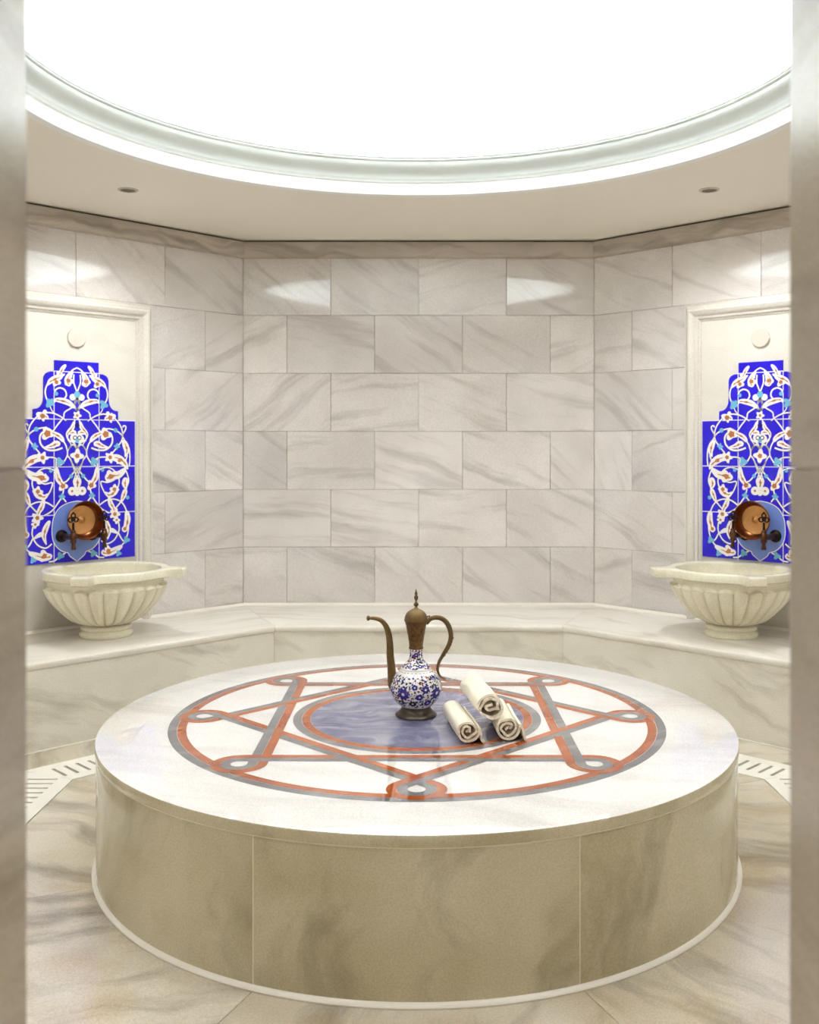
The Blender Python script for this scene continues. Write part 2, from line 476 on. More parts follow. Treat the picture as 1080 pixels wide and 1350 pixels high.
# ------------------------------------------------------------------ slotted drain round the bench
drain = empty('floor_drain', (0, CY, 0))
tag(drain, 'white slotted floor drain channel running round the foot of the stone bench', 'drain')
for k, sd in enumerate(('back', 'back_left', 'back_right', 'left', 'right')):
    mb = MB()
    d0, d1 = AP-1.868, AP-1.592          # distance from wall
    s0, s1 = AP-1.80, AP-1.66            # slot span
    z1, z0 = .002, -.025
    oct_extrude(mb, [(d0, z0), (d0, z1), (s0, z1), (s0, z0)], 0, gap=.001)
    oct_extrude(mb, [(s1, z0), (s1, z1), (d1, z1), (d1, z0)], 0, gap=.001)
    h = (AP-s1)*T8
    nb = int(2*h/.059)
    for q in range(1, nb):
        x0 = -h + q*2*h/nb
        mb.box(x0-.0215, x0+.0215, -s1, -s0, z0, z1, 0)
    for sg in (-1, 1):      # solid mitred ends of the slotted strip
        q4 = [(sg*(h-.0215), -s0), (sg*(AP-s0)*T8, -s0), (sg*h, -s1), (sg*(h-.0215), -s1)]
        mb.add([(x, y, z0) for x, y in q4] + [(x, y, z1) for x, y in q4],
               [(0, 1, 2, 3), (4, 5, 6, 7)] + [(q, (q+1) % 4, 4+(q+1) % 4, 4+q) for q in range(4)], 0)
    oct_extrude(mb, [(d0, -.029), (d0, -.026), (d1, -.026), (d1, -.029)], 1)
    loc, a = frame(sd)
    o = mb.build('grate', ['white_grate', 'dark'], drain)
    o.matrix_parent_inverse = Matrix.Identity(4)
    o.location = loc - Vector((0, CY, 0)); o.rotation_euler = (0, 0, a)

# ------------------------------------------------------------------ built-in bench
bench = empty('stone_bench', (0, CY, 0))
tag(bench, 'continuous pale marble bench running along the walls behind the round platform', 'bench')
BD = .80
for k, sd in enumerate(('back', 'back_left', 'back_right', 'left', 'right')):
    loc, a = frame(sd)
    loc = loc - Vector((0, CY, 0))
    rr = random.Random(k+90)
    mb = MB()
    pr = [(.004, .412), (BD+.003, .412), (BD+.008, .417), (BD+.008, .440), (BD+.005, .447), (BD-.002, .45), (.004, .45)]
    oct_extrude(mb, pr, 0, rr.uniform(.98, 1.02), (rr.uniform(0, 20), rr.uniform(0, 20), k), gap=.0008)
    o = mb.build('bench_top', ['bench'], bench, sharp=50); o.location = loc; o.rotation_euler = (0, 0, a)
    mb = MB()
    oct_extrude(mb, [(BD-.03, 0), (BD, 0), (BD, .412), (BD-.03, .412)], 0, rr.uniform(.97, 1.04), (rr.uniform(0, 20), rr.uniform(0, 20), k), gap=.0008)
    oct_extrude(mb, [(BD-.001, .0), (BD+.004, .0), (BD+.004, .003), (BD-.001, .006)], 1)
    o = mb.build('bench_front', ['riser', 'white_grate'], bench); o.location = loc; o.rotation_euler = (0, 0, a)
    mb = MB()
    sk = [(.004, .45), (.016, .45), (.013, .455), (.006, .463), (.004, .466)]
    if sd in ('back_left', 'back_right'):
        sk = [(.011, .45), (.03, .45), (.026, .456), (.014, .463), (.011, .466)]
    oct_extrude(mb, sk, 0, 1.04, (k*2.2, 4, 0))
    o = mb.build('skirting', ['skirt'], bench); o.location = loc; o.rotation_euler = (0, 0, a)

# ------------------------------------------------------------------ round platform
PY, PR, PH = 3.905, 1.205, .47
plat = empty('round_platform', (-.006, PY, 0))
tag(plat, 'round white marble platform with inlaid star pattern in the middle of the room', 'platform')
for k in range(8):
    mb = MB()
    a0 = PI/8 + k*PI/4 + .0011; a1 = a0 + PI/4 - .0022
    rr = random.Random(k+11)
    n = 28; o3 = (rr.uniform(0, 20), rr.uniform(0, 20), rr.uniform(0, 8))
    vs, tv = [], []
    for i in range(n+1):
        a = a0 + (a1-a0)*i/n
        for (r, z) in ((PR-.006, .01), (PR-.003, .014), (PR-.003, .434), (PR-.03, .434), (PR-.03, .01)):
            vs.append((r*cos(a), r*sin(a), z)); tv.append((a*PR+o3[0], z+o3[1], o3[2]+r))
    fs = []
    for i in range(n):
        for j in range(5):
            fs.append((5*i+j, 5*(i+1)+j, 5*(i+1)+(j+1) % 5, 5*i+(j+1) % 5))
    fs += [(4, 3, 2, 1, 0), tuple(5*n+j for j in range(5))]
    mb.add(vs, fs, 0, tv, rr.uniform(.97, 1.03))
    # pale joint line
    for z in (0,):
        a = a0 - .0011
        pt = []
        for (r, da) in ((PR-.0032, -.0011), (PR-.0032, .0011)):
            pt.append((r*cos(a+da), r*sin(a+da)))
        mb.add([(pt[0][0], pt[0][1], .012), (pt[1][0], pt[1][1], .012), (pt[1][0], pt[1][1], .434), (pt[0][0], pt[0][1], .434)], [(0, 1, 2, 3)], 1)
    mb.build('side_panel', ['side', 'seam'], plat)
mb = MB()
prof = [(PR-.03, .4345), (PR-.001, .4345), (PR, .4365), (PR, .465), (PR-.0012, .4685)]
mb.lathe(prof, 200, 1)
mb.lathe([(PR-.0012, .4685), (PR-.004, .47), (.9, PH), (.45, PH), (.0005, PH)], 200, 0)
mb.build('top_slab', ['top', 'side'], plat, sharp=50)
mb = MB()
mb.lathe([(PR-.0035, .436), (PR-.0005, .4355), (PR-.0005, .433), (PR-.0035, .4325)], 160)
mb.build('joint', ['seam'], plat)
mb = MB()
mb.lathe([(PR-.01, 0), (PR+.009, 0), (PR+.011, .005), (PR+.008, .011), (PR+.002, .015), (PR-.01, .015)], 160)
mb.build('base_trim', ['white_grate'], plat)
# inlay
mb = MB()
B = .0338
def circ(r, n=160): return [(r*cos(2*PI*i/n), r*sin(2*PI*i/n)) for i in range(n)]
def band(path, z, closed, t=None):
    put = lambda x, y: (x, y, z)
    mb.ribbon(path, (B, .0006), put, 1, closed)      # inner side: orange (left of a counter-clockwise path)
    mb.ribbon(path, (-.0006, -B), put, 2, closed)    # outer side: grey
band(circ(.917), PH+.0004, True)
band(circ(.450), PH+.0004, True)
disc = circ(.4155, 128)
mb.add([(x, y, PH+.0005) for x, y in disc], [tuple(range(128))], 0)
P, RL = .752, .0615
def square(rot):
    path = []
    for k in range(4):
        a = rot + k*PI/2
        d = Vector((cos(a), sin(a))); pp = d*P; c = d*(P + RL*math.sqrt(2))
        # incoming direction along side k-1 -> k : ends heading at angle a+135-90
        hin = a + PI/4       # heading of a CCW side arriving at corner k
        # clockwise 270 degree loop starting tangent to the incoming line
        st = hin + PI/2
        for i in range(25):
            t = st - 1.5*PI*i/24
            path.append((c[0] + RL*cos(t), c[1] + RL*sin(t)))
    # densify straight runs
    out = []
    n = len(path)
    for i in range(n):
        p, q = path[i], path[(i+1) % n]
        out.append(p)
        L = math.hypot(q[0]-p[0], q[1]-p[1])
        if L > .1:
            for j in range(1, 24): out.append((p[0]+(q[0]-p[0])*j/24, p[1]+(q[1]-p[1])*j/24))
    return out
sq1 = square(0); sq2 = square(PI/4)
band(sq1, PH+.0008, True)
band(sq2, PH+.0010, True)
def seg(a, b, z):
    band([(a[0]+(b[0]-a[0])*t/6, a[1]+(b[1]-a[1])*t/6) for t in range(7)], z, False)
# interlace: at every second crossing the first square passes over
S = P/math.sqrt(2)
for k in range(4):
    for sgn in (1,):
        # side of square 1 between corners k and k+1 (direction), crossing points with square 2
        a, b = PI/2*k, PI/2*(k+1)
        p, q = Vector((cos(a), sin(a)))*P, Vector((cos(b), sin(b)))*P
        x = S*(1/cos(PI/8))
        m_ = (p+q)/2; d = (q-p).normalized(); c = m_ + d*(S*math.tan(PI/8))
        seg(c - d*.06, c + d*.06, PH+.0013)
    # corner knots: outgoing run passes over
    for rot, z in ((0, PH+.0012), (PI/4, PH+.0014)):
        a = rot + PI/2*k
        pp = Vector((cos(a), sin(a)))*P; d = Vector((cos(a+3*PI/4), sin(a+3*PI/4)))
        seg(pp - d*.055, pp + d*.075, z)
mb.build('inlay', ['bluedisc', 'orange', 'grey'], plat)

# ------------------------------------------------------------------ niche frames (mouldings) on the two diagonal walls
tr = 10
for sd in ('back_left', 'back_right'):
    mb = MB()
    # profile (distance inwards from outer edge, depth into the room)
    pr = [(0, -.02), (0, .012), (.014, .014), (.018, .020), (.030, .030), (.036, .046), (.050, .052), (.066, .046), (.078, .034), (.082, .026), (.096, .022), (.102, .010), (.112, .008), (.112, -.02)]
    ox, ot, ob = .507, 2.435, .45
    def loop(w): return [(-ox+w, ob), (-ox+w, ot-w), (ox-w, ot-w), (ox-w, ob)]
    vs, tv = [], []
    for (w, d) in pr:
        for (x, z) in loop(w): vs.append((x, -d, z)); tv.append((x*.6+3*tr, z*.6, w*2))
    fs = []
    for j in range(len(pr)-1):
        for i in range(3):
            fs.append((j*4+i, (j+1)*4+i, (j+1)*4+i+1, j*4+i+1))
    mb.add(vs, fs, 0, tv)
    mb.add([(-.4, -.002, .45), (.4, -.002, .45), (.4, -.002, 2.33), (-.4, -.002, 2.33)], [(0, 1, 2, 3)], 1,
           [(tr*3+p[0], p[1]*1.1, 0) for p in ((-.4, .45), (.4, .45), (.4, 2.33), (-.4, 2.33))])
    mb.add([(-.5, .015, .45), (.5, .015, .45), (.5, .015, 2.43), (-.5, .015, 2.43)], [(0, 1, 2, 3)], 1)
    tag(mb.build('trim_%d' % tr, ['panel', 'panel'], xf=wmat(sd), sharp=25), kind='structure')
    tr += 1

# ------------------------------------------------------------------ painted tile panel
def tile_panel():
    mb = MB()
    D = .010
    tq, bt = .142, .1415
    ROWZ = [.845, 1.13, 1.414, 1.697, 1.98, 2.045]
    # silhouette tiles as thin glazed slabs with a white joint round each
    jw = .0028
    def slab(pts, mi=0):
        n = len(pts)
        # counter-clockwise in (u,z); front is -y
        f = [(u, -D, z) for u, z in pts]; bk = [(u, .001, z) for u, z in pts]
        mb.add(f + bk, [tuple(range(n))] + [(i, n+i, n+(i+1) % n, (i+1) % n) for i in range(n)], mi)
    rows = list(zip(ROWZ[:-1], ROWZ[1:]))
    for r, (z0, z1) in enumerate(rows[:3]):
        for (a, b) in ((-.384, -tq), (-tq, tq), (tq, .384)):
            slab([(a+jw, z0+jw), (b-jw, z0+jw), (b-jw, z1-jw), (a+jw, z1-jw)])
    z0, z1 = rows[3]
    slab([(-tq+jw, z0+jw), (tq-jw, z0+jw), (tq-jw, z1-jw), (-tq+jw, z1-jw)])
    ear = [(tq+jw, z0+jw), (.268, z0+jw), (.268, z0+.055)]
    for k in range(7):     # concave sweep
        t = k/6*PI/2
        ear.append((.268-.012-.05*sin(t), z0+.058+.062*(1-cos(t))))
    ear += [(.2045, z0+.14), (.2045, z0+.235)]
    for k in range(1, 6):
        t = k/6*PI/2
        ear.append((.2045-.032*(1-cos(t)), z0+.235+.04*sin(t)))
    ear += [(.168, z1-.004), (tq+jw, z1-.003)]
    slab(ear); slab([(-u, z) for u, z in ear[::-1]])
    z0, z1 = rows[4]
    slab([(-tq+jw, z0+jw), (tq-jw, z0+jw), (tq-jw, z1), (-tq+jw, z1)])
    # white joints
    def bar(u0, u1, za, zb): mb.add([(u0, -.0085, za), (u1, -.0085, za), (u1, -.0085, zb), (u0, -.0085, zb)], [(0, 1, 2, 3)], 1)
    for z in ROWZ[1:4]: bar(-.384 if z < 1.6 else -.384, .384, z-jw, z+jw)
    bar(-tq, tq, 1.98-jw, 1.98+jw)
    for s in (-1, 1): bar(s*tq-jw, s*tq+jw, .845, 1.98)
    # ---------- vine pattern
    def U(x, y): return ((x-522)/185*.142, 1.98-(y-130)/400*.283)
    def Lw(x, y): return ((x-530)/187*.142, 1.414-(y-110)/380*.284)
    W = .0044
    lay = [0.0]
    def nxt():
        lay[0] += .000012; return lay[0]
    def put(dz):
        return lambda u, z: (u, -D-dz, z)
    def clip(pts): return [(max(-.383, min(.383, u)), max(.847, z)) for u, z in pts]
    def both(fn):
        fn(1); fn(-1)
    def S(f, pts, w=W, mi=1, lv=.0008):
        base = smooth([f(*p) for p in pts], 6)
        base = clip(base)
        n = len(base)
        for s in (1, -1):
            q = [(s*u, z) for u, z in base]
            mb.ribbon(q, (w*1.42, -w*1.42), put(lv-.0003), 3)
            mb.ribbon(q, (w, -w), put(lv), mi)
    def leaf(f, pts, w, lv=.0014, brown=True, curl=None):
        base = clip(smooth([f(*p) for p in pts], 7)); lv += nxt()
        n = len(base)
        def prof(t, k): return k*(sin(PI*min(1, t*1.02)**.75)**.8 + .12)
        w *= .92
        for s in ((1, -1) if max(abs(p[0]) for p in base) > .003 else (1,)):
            q = [(s*u, z) for u, z in base]
            mb.ribbon(q, lambda t: (prof(t, w), -prof(t, w)), put(lv), 1)
            if brown:
                i0, i1 = int(n*.22), int(n*.84)
                q2 = q[i0:i1]
                mb.ribbon(q2, lambda t: (sin(PI*t)*w*(.40+.14*sin(17*t)), -sin(PI*t)*w*(.18+.14*cos(15*t))), put(lv+.0005), 2)
    def blob(f, x, y, r, mi=1, lv=.0016, n=12, inner=None, ri=.5, lobes=0):
        u, z = f(x, y); r = r*.00077; lv += nxt()
        for s in (1, -1):
            pts = []
            for k in range(n*2):
                a = 2*PI*k/(n*2)
                k_ = r*(1+.28*cos(lobes*a+.4)) if lobes else r
                pts.append((max(-.383, min(.383, s*u+k_*cos(a))), z+k_*sin(a)))
            mb.add([put(lv)(s*u, z)] + [put(lv)(*p) for p in pts], [(0, 1+k, 1+(k+1) % (n*2)) for k in range(n*2)], mi)
            if inner is not None:
                mb.add([put(lv+.0006)(s*u+r*ri*.85*cos(2*PI*k/10)*(1+.3*(k%2)), z+r*ri*.85*sin(2*PI*k/10)*(1+.3*(k%2))) for k in range(10)], [tuple(range(10))], inner)
            if abs(u) < .002: break
    # upper half
    S(U, [(522, 92), (552, 108), (574, 135), (566, 178)])
    leaf(U, [(556, 120), (585, 160), (606, 205), (590, 238), (570, 228)], .016)
    blob(U, 592, 205, 34, 1, lobes=3, inner=2, ri=.5)
    S(U, [(522, 300), (536, 260), (550, 215), (548, 150)])
    blob(U, 558, 342, 26); blob(U, 522, 318, 26, 4)
    S(U, [(522, 345), (555, 420), (622, 470), (634, 515), (682, 580), (722, 640)])
    S(U, [(522, 345), (500, 400), (522, 450), (560, 412), (600, 388)])
    blob(U, 522, 495, 30, 1, inner=2, ri=.4, lobes=5)
    leaf(U, [(545, 432), (585, 395), (640, 375), (690, 370), (705, 392)], .017)
    S(U, [(640, 375), (610, 330), (622, 285), (660, 268), (695, 285), (705, 315)], .0048)
    blob(U, 692, 318, 16, 4)
    S(U, [(640, 150), (690, 175), (745, 215), (776, 285), (772, 350), (745, 400)])
    leaf(U, [(640, 160), (680, 185), (735, 215), (765, 255)], .019)
    blob(U, 690, 222, 30, 1, inner=2, ri=.55, lobes=3)
    leaf(U, [(612, 70), (640, 105), (662, 150), (672, 190)], .012)
    leaf(U, [(690, 140), (668, 150), (640, 160), (622, 148)], .011, brown=False)
    blob(U, 745, 400, 30, 4, lobes=3)
    blob(U, 725, 375, 14, 4)
    S(U, [(745, 410), (725, 460), (690, 490)], .003)
    S(U, [(610, 540), (680, 495), (750, 478), (820, 496), (880, 560), (908, 630), (904, 700), (868, 755), (820, 815)])
    leaf(U, [(850, 490), (810, 500), (770, 515), (755, 530)], .017)
    leaf(U, [(775, 455), (785, 480), (800, 500)], .012, brown=False)
    blob(U, 800, 508, 34, 1, inner=2, ri=.6, lobes=5)
    blob(U, 800, 852, 40, 1, inner=2, ri=.42, lobes=5)
    blob(U, 860, 757, 22, 4, lobes=4)
    S(U, [(715, 635), (770, 605), (840, 615), (895, 650), (925, 700), (965, 770), (974, 860), (968, 930)])
    S(U, [(905, 655), (930, 620), (938, 585), (920, 575), (910, 590)], .0045)
    leaf(U, [(912, 700), (935, 750), (945, 800), (930, 850)], .02)
    blob(U, 848, 617, 18, 4)
    S(U, [(600, 800), (620, 735), (665, 680), (720, 640)])
    leaf(U, [(630, 720), (660, 680), (710, 650), (750, 640)], .015, brown=True)
    S(U, [(640, 770), (700, 790), (765, 785), (812, 740), (820, 680), (795, 640), (755, 632)], .0055)
    leaf(U, [(660, 745), (690, 735), (730, 755), (790, 770)], .018)
    blob(U, 762, 652, 44, 1, inner=2, ri=.62, lobes=3)
    # centre palmette
    S(U, [(540, 535), (556, 580), (590, 620), (607, 665), (585, 708), (548, 728), (523, 785)], .005)
    leaf(U, [(545, 545), (562, 600), (600, 650), (600, 690)], .013)
    leaf(U, [(528, 648), (560, 640), (598, 652)], .014)
    blob(U, 522, 690, 46, 1, lobes=2); blob(U, 540, 685, 18, 3, .0022); blob(U, 540, 685, 11, 1, .0028); blob(U, 522, 710, 16, 4, .0026)
    blob(U, 522, 580, 20, 3)
    S(U, [(523, 785), (556, 742), (596, 790), (604, 840), (640, 900), (680, 925)])
    S(U, [(600, 700), (572, 745), (600, 790)], .003)
    blob(U, 522, 838, 46, 1, inner=2, ri=.42, lobes=4)
    S(U, [(522, 860), (522, 900), (522, 930)], .003)
    blob(U, 662, 888, 30, 4, lobes=3)
    S(U, [(660, 880), (710, 852), (780, 850)])
    leaf(U, [(800, 850), (865, 862), (925, 905), (955, 960)], .024)
    blob(U, 880, 880, 26, 1, inner=2, ri=.6, lobes=3)
    # lower half
    S(Lw, [(610, 20), (580, 60), (548, 150), (530, 205)])
    S(Lw, [(530, 120), (566, 165), (612, 220), (640, 235)])
    S(Lw, [(480, 60), (512, 120), (545, 180), (560, 250)], .003)
    leaf(Lw, [(530, 195), (530, 240), (530, 300)], .026)
    blob(Lw, 572, 305, 34, 1, lobes=0, inner=2, ri=.3); blob(Lw, 530, 322, 22, 1)
    S(Lw, [(700, 40), (702, 120), (690, 190), (660, 230)], .0045)
    leaf(Lw, [(700, 110), (690, 190), (660, 240), (628, 280)], .018)
    blob(Lw, 648, 262, 34, 1, inner=2, ri=.6, lobes=3)
    blob(Lw, 580, 185, 16, 4); blob(Lw, 655, 345, 22, 4, lobes=4)
    S(Lw, [(640, 290), (655, 345), (690, 400), (735, 455), (800, 492)])
    S(Lw, [(655, 345), (620, 390)])
    S(Lw, [(718, 135), (780, 118), (840, 140), (885, 200), (888, 260), (850, 330), (790, 350), (750, 300), (732, 235), (790, 242), (850, 222)], .0042)
    leaf(Lw, [(950, 130), (890, 178), (830, 190), (785, 205), (790, 160)], .024)
    blob(Lw, 815, 195, 44, 1, inner=2, ri=.5, lobes=3)
    blob(Lw, 745, 140, 14, 4)
    leaf(Lw, [(870, 275), (850, 320), (800, 345), (765, 318)], .02)
    blob(Lw, 848, 300, 34, 1, inner=2, ri=.5, lobes=4)
    S(Lw, [(965, 20), (940, 110), (965, 180), (975, 240), (945, 310), (925, 380), (880, 435), (845, 470)])
    leaf(Lw, [(955, 205), (940, 255), (955, 305)], .02)
    leaf(Lw, [(950, 300), (932, 350), (905, 415)], .017)
    S(Lw, [(720, 425), (780, 388), (850, 382), (915, 412), (955, 480), (974, 580), (968, 670), (935, 745), (890, 780), (830, 815)])
    S(Lw, [(795, 355), (815, 420), (845, 490)], .005)
    leaf(Lw, [(800, 360), (815, 415), (840, 460), (860, 520)], .016)
    blob(Lw, 852, 505, 40, 1, inner=2, ri=.42, lobes=5); blob(Lw, 868, 555, 26, 1, inner=2, ri=.4, lobes=4)
    S(Lw, [(885, 570), (890, 640), (850, 715), (785, 745), (735, 715)])
    leaf(Lw, [(752, 530), (785, 590), (800, 650), (780, 720)], .017)
    leaf(Lw, [(790, 640), (830, 638), (882, 668)], .014, brown=False)
    S(Lw, [(882, 655), (910, 710), (940, 742)])
    leaf(Lw, [(955, 480), (965, 550), (950, 620), (935, 660)], .02)
    blob(Lw, 940, 632, 26, 1, inner=2, ri=.6)
    blob(Lw, 955, 725, 26, 4, lobes=3); blob(Lw, 965, 372, 16, 4)
    leaf(Lw, [(920, 770), (860, 800), (800, 820), (750, 815), (755, 790)], .02)
    blob(Lw, 795, 805, 40, 1, inner=2, ri=.5, lobes=3)
    blob(Lw, 885, 832, 22, 4, lobes=3); blob(Lw, 668, 815, 26, 4, lobes=3)
    S(Lw, [(625, 795), (668, 815), (715, 850), (760, 855)])
    # pale blue medallion under the taps
    med = smooth([Lw(*p) for p in [(530, 868), (560, 846), (590, 822), (603, 796)]], 4)[:-1] + smooth([Lw(*p) for p in [(603, 796), (655, 778), (700, 738), (728, 680), (735, 600), (722, 510), (680, 440), (610, 400), (530, 385)]], 5)
    full = med + [(-u, z) for u, z in med[-2:0:-1]]
    cz = 1.0
    mb.add([put(.0004)(0, cz)] + [put(.0004)(*p) for p in full], [(0, 1+k, 1+(k+1) % len(full)) for k in range(len(full))], 5)
    for s in (1, -1): mb.ribbon([(s*u, z) for u, z in med], (.0025, -.0025), put(.0009), 1)
    return mb
for sd, lb in (('back_left', 'cobalt blue floral tile panel on the wall above the left basin'),
               ('back_right', 'cobalt blue floral tile panel on the wall above the right basin')):
    loc, a = frame(sd)
    if sd == 'back_left':
        tp = tile_panel().build('tile_panel', ['blue', 'glaze', 'brown', 'navy', 'turq', 'pale'], sharp=20)
        # origin at the panel's foot
        for v in tp.data.vertices: v.co.z -= .845
    else:
        tp = tp.copy(); COL.objects.link(tp)
    tp.location = loc + Vector((sin(a), -cos(a), 0))*.0025 + Vector((0, 0, .845)); tp.rotation_euler = (0, 0, a)
    tag(tp, lb, 'tile panel', 'painted tile panels')
    # round blank cover above
    if sd == 'back_left':
        mb = MB()
        pr = [(.0005, -.014), (.053, -.014), (.056, -.012), (.058, -.008), (.058, 0)]
        mb.lathe(pr, 48)
        cov = mb.build('wall_cover', ['disc'], sharp=18, xf=Matrix.Rotation(-PI/2, 4, 'X'))
        cov_mesh = cov
    else:
        cov = cov_mesh.copy(); COL.objects.link(cov)
    cov.location = loc + Vector((sin(a), -cos(a), 0))*.002 + Vector((0, 0, 2.187)); cov.rotation_euler = (0, 0, a)
    tag(cov, 'small round cream cover plate on the %s niche wall above the blue tiles' % ('left' if sd == 'back_left' else 'right'), 'wall cover', 'round cover plates')

# ------------------------------------------------------------------ basins
def wall_pt(sd, x, d, z):
    loc, a = frame(sd)
    return loc + Vector((cos(a), sin(a), 0))*x + Vector((sin(a), -cos(a), 0))*d + Vector((0, 0, z))
def make_basin():
    root = empty('wash_basin')
    # foot
    mb = MB()
    mb.lathe([(.0005, 0), (.145, 0), (.150, .006), (.150, .02), (.146, .028), (.136, .032), (.134, .038), (.142, .044), (.144, .056), (.138, .066), (.122, .071), (.116, .078), (.0005, .078)], 64)
    mb.build('foot', ['basin'], root, sharp=50)
    # fluted bowl: outside gadroons that end in round heads below a plain band
    NF = 24
    key = [(.118, .074), (.150, .088), (.195, .118), (.240, .160), (.278, .205), (.303, .245), (.318, .278), (.324, .292), (.326, .305), (.330, .322), (.334, .345)]
    key = smooth(key, 14)
    mb = MB()
    n = NF*12
    vs = []; 
    for (r, z) in key:
        for i in range(n):
            a = 2*PI*i/n
            ph = (i % 12)/12*2-1          # -1..1 over one gadroon
            head = .304 - .035*(1-math.sqrt(max(0, 1-ph*ph*.98)))*1.0
            t = (head - z)/.012
            on = max(0, min(1, t))
            k = math.sqrt(max(0, 1-ph*ph*.97))
            lift = .030*k
            lift *= on * min(1, (z-.066)/.05 + .35)
            rr_ = r*.975 + lift
            vs.append((rr_*cos(a), rr_*sin(a), z))
    fs = []
    for j in range(len(key)-1):
        for i in range(n):
            i2 = (i+1) % n
            fs.append((j*n+i, j*n+i2, (j+1)*n+i2, (j+1)*n+i))
    mb.add(vs, fs)
    mb.lathe([(.30, .37), (.295, .33), (.275, .25), (.235, .18), (.16, .13), (.08, .112), (.0005, .11)][::-1], 64)
    mb.build('bowl', ['basin'], root, sharp=60)
    # rim with four squared lugs
    mb = MB()
    n = 240
    def R(a):
        if sin(a) > -.15:
            return .352
        b = (a - PI/4) % (PI/2)
        b = min(b, PI/2-b)              # angle from nearest lug axis
        w = .048
        lug = .452/cos(b) if math.tan(b)*.452 < w else 0
        base = .352
        # concave fillet from the lug into the round rim
        e = math.tan(b)*.42 - w
        fil = .352 + .058*math.exp(-max(0, e)/.028)
        return max(lug, base, min(fil, .43))
    ring = [R(2*PI*i/n) for i in range(n)]
    vs = []
    lv = [(0, -.010, .338), (0, 0, .344), (0, 0, .380), (0, -.005, .387), (0, -.012, .389)]
    for (_, dr, z) in lv:
        for i in range(n):
            a = 2*PI*i/n; r = ring[i]+dr
            vs.append((r*cos(a), r*sin(a), z))
    for (r, z) in ((.318, .389), (.308, .384), (.302, .368), (.300, .35), (.325, .338)):
        for i in range(n):
            a = 2*PI*i/n
            vs.append((r*cos(a), r*sin(a), z))
    fs = []
    L = 10
    for j in range(L):
        j2 = (j+1) % L
        for i in range(n):
            i2 = (i+1) % n
            fs.append((j*n+i, j*n+i2, j2*n+i2, j2*n+i))
    mb.add(vs, fs)
    mb.build('rim', ['basin'], root, sharp=40)
    return root
basin = make_basin()
basin.location = wall_pt('back_left', 0, .372, .45); basin.rotation_euler = (0, 0, PI/4)
tag(basin, 'carved marble wash basin with fluted bowl on the bench at the left wall', 'basin', 'fluted marble basins')
b2 = copy_tree(basin)
b2.location = wall_pt('back_right', 0, .372, .45); b2.rotation_euler = (0, 0, -PI/4)
tag(b2, 'carved marble wash basin with fluted bowl on the bench at the right wall')

# ------------------------------------------------------------------ taps and copper bowls
def make_tap():
    root = empty('wall_tap')       # origin on the wall, -y is out of the wall
    mb = MB()
    pr = [(.0005, .0), (.036, 0), (.038, .004), (.034, .012), (.024, .017), (.018, .021), (.016, .026), (.0005, .026)]
    mb.lathe(pr, 32)
    mb.build('flange', ['blackiron'], root, xf=Matrix.Rotation(PI/2, 4, 'X'))
    mb = MB()
    mb.tube([(0, -.02, 0), (0, -.05, 0), (0, -.055, 0), (0, -.065, 0), (0, -.07, 0), (0, -.12, 0), (0, -.15, .0)],
            [.017, .017, .0185, .0185, .0185, .017, .017], 16)
    mb.lathe([(.0005, -.028), (.017, -.028), (.018, -.02), (.015, -.014), (.021, -.004), (.022, .012), (.017, .024), (.013, .03), (.016, .036), (.012, .042), (.0005, .044)], 24)
    k = len(mb.v)
    # shift the valve body out along the pipe
    start = k - 11*24
    for i in range(start, k):
        p = mb.v[i]; mb.v[i] = (p[0], p[1]-.152, p[2])
    mb.build('body', ['bronze'], root, sharp=40)
    mb = MB()
    mb.lathe([(.011, -.024), (.013, -.030), (.011, -.034), (.010, -.050), (.013, -.056), (.014, -.062), (.014, -.07), (.011, -.07), (.009, -.05), (.009, -.024)], 20)
    mb.build('spout', ['bronze'], root, xf=Matrix.Translation((0, -.155, 0)))
    mb = MB()
    mb.tube([(0, -.152, .04), (0, -.152, .068), (0, -.152, .088)], [.008, .0065, .006], 10)
    # trefoil key made of three open rings
    def ring(cx, cz, r, tr_=.0045):
        mb.tube([(cx+r*cos(t), -.152, cz+r*sin(t)) for t in [2*PI*i/18 for i in range(19)]], tr_, 8, cap=False)
    ring(-.0165, .104, .0125); ring(.0165, .104, .0125); ring(0, .128, .0125); ring(0, .108, .010)
    for (x, z) in ((-.031, .106), (.031, .106), (0, .144)): mb.ball((x, -.152, z), .0062, n=8)
    mb.build('handle', ['blackiron'], root)
    return root
tap = make_tap()
TZ = 1.004
def make_bowl():
    root = empty('copper_bowl')    # origin at the lowest point of the rim, opening towards -y
    R_, dp = .114, .060
    X = Matrix.Translation((0, 0, R_)) @ Matrix.Rotation(PI/2, 4, 'X')     # lathe z -> -y
    mb = MB()
    mb.lathe([(.0005, -.004), (.06, -.004), (.078, 0), (.095, .014), (.106, .036), (.113, dp), (.116, dp+.003), (.1135, dp+.004)], 64)
    mb.build('outer_wall', ['copper_out_and_shade'], root, xf=X)
    mb = MB()
    mb.lathe([(.1135, dp+.004), (.110, dp), (.105, .036), (.097, .014), (.088, .004)], 64, 1)  # inner wall takes the darker copper in place of its dark reflections
    mb.lathe([(.088, .004), (.084, .0065), (.081, .0065), (.078, .005), (.022, .004), (.0005, .004)], 64, 0)
    mb.build('inner_face', ['copper_in', 'copper_out_and_shade'], root, xf=X)
    mb = MB()
    mb.lathe([(.024, .003), (.022, .008), (.018, .010), (.014, .016), (.006, .020), (.0005, .0205)], 32)
    mb.build('boss', ['copper_in'], root, xf=X)
    return root
bowl = make_bowl()
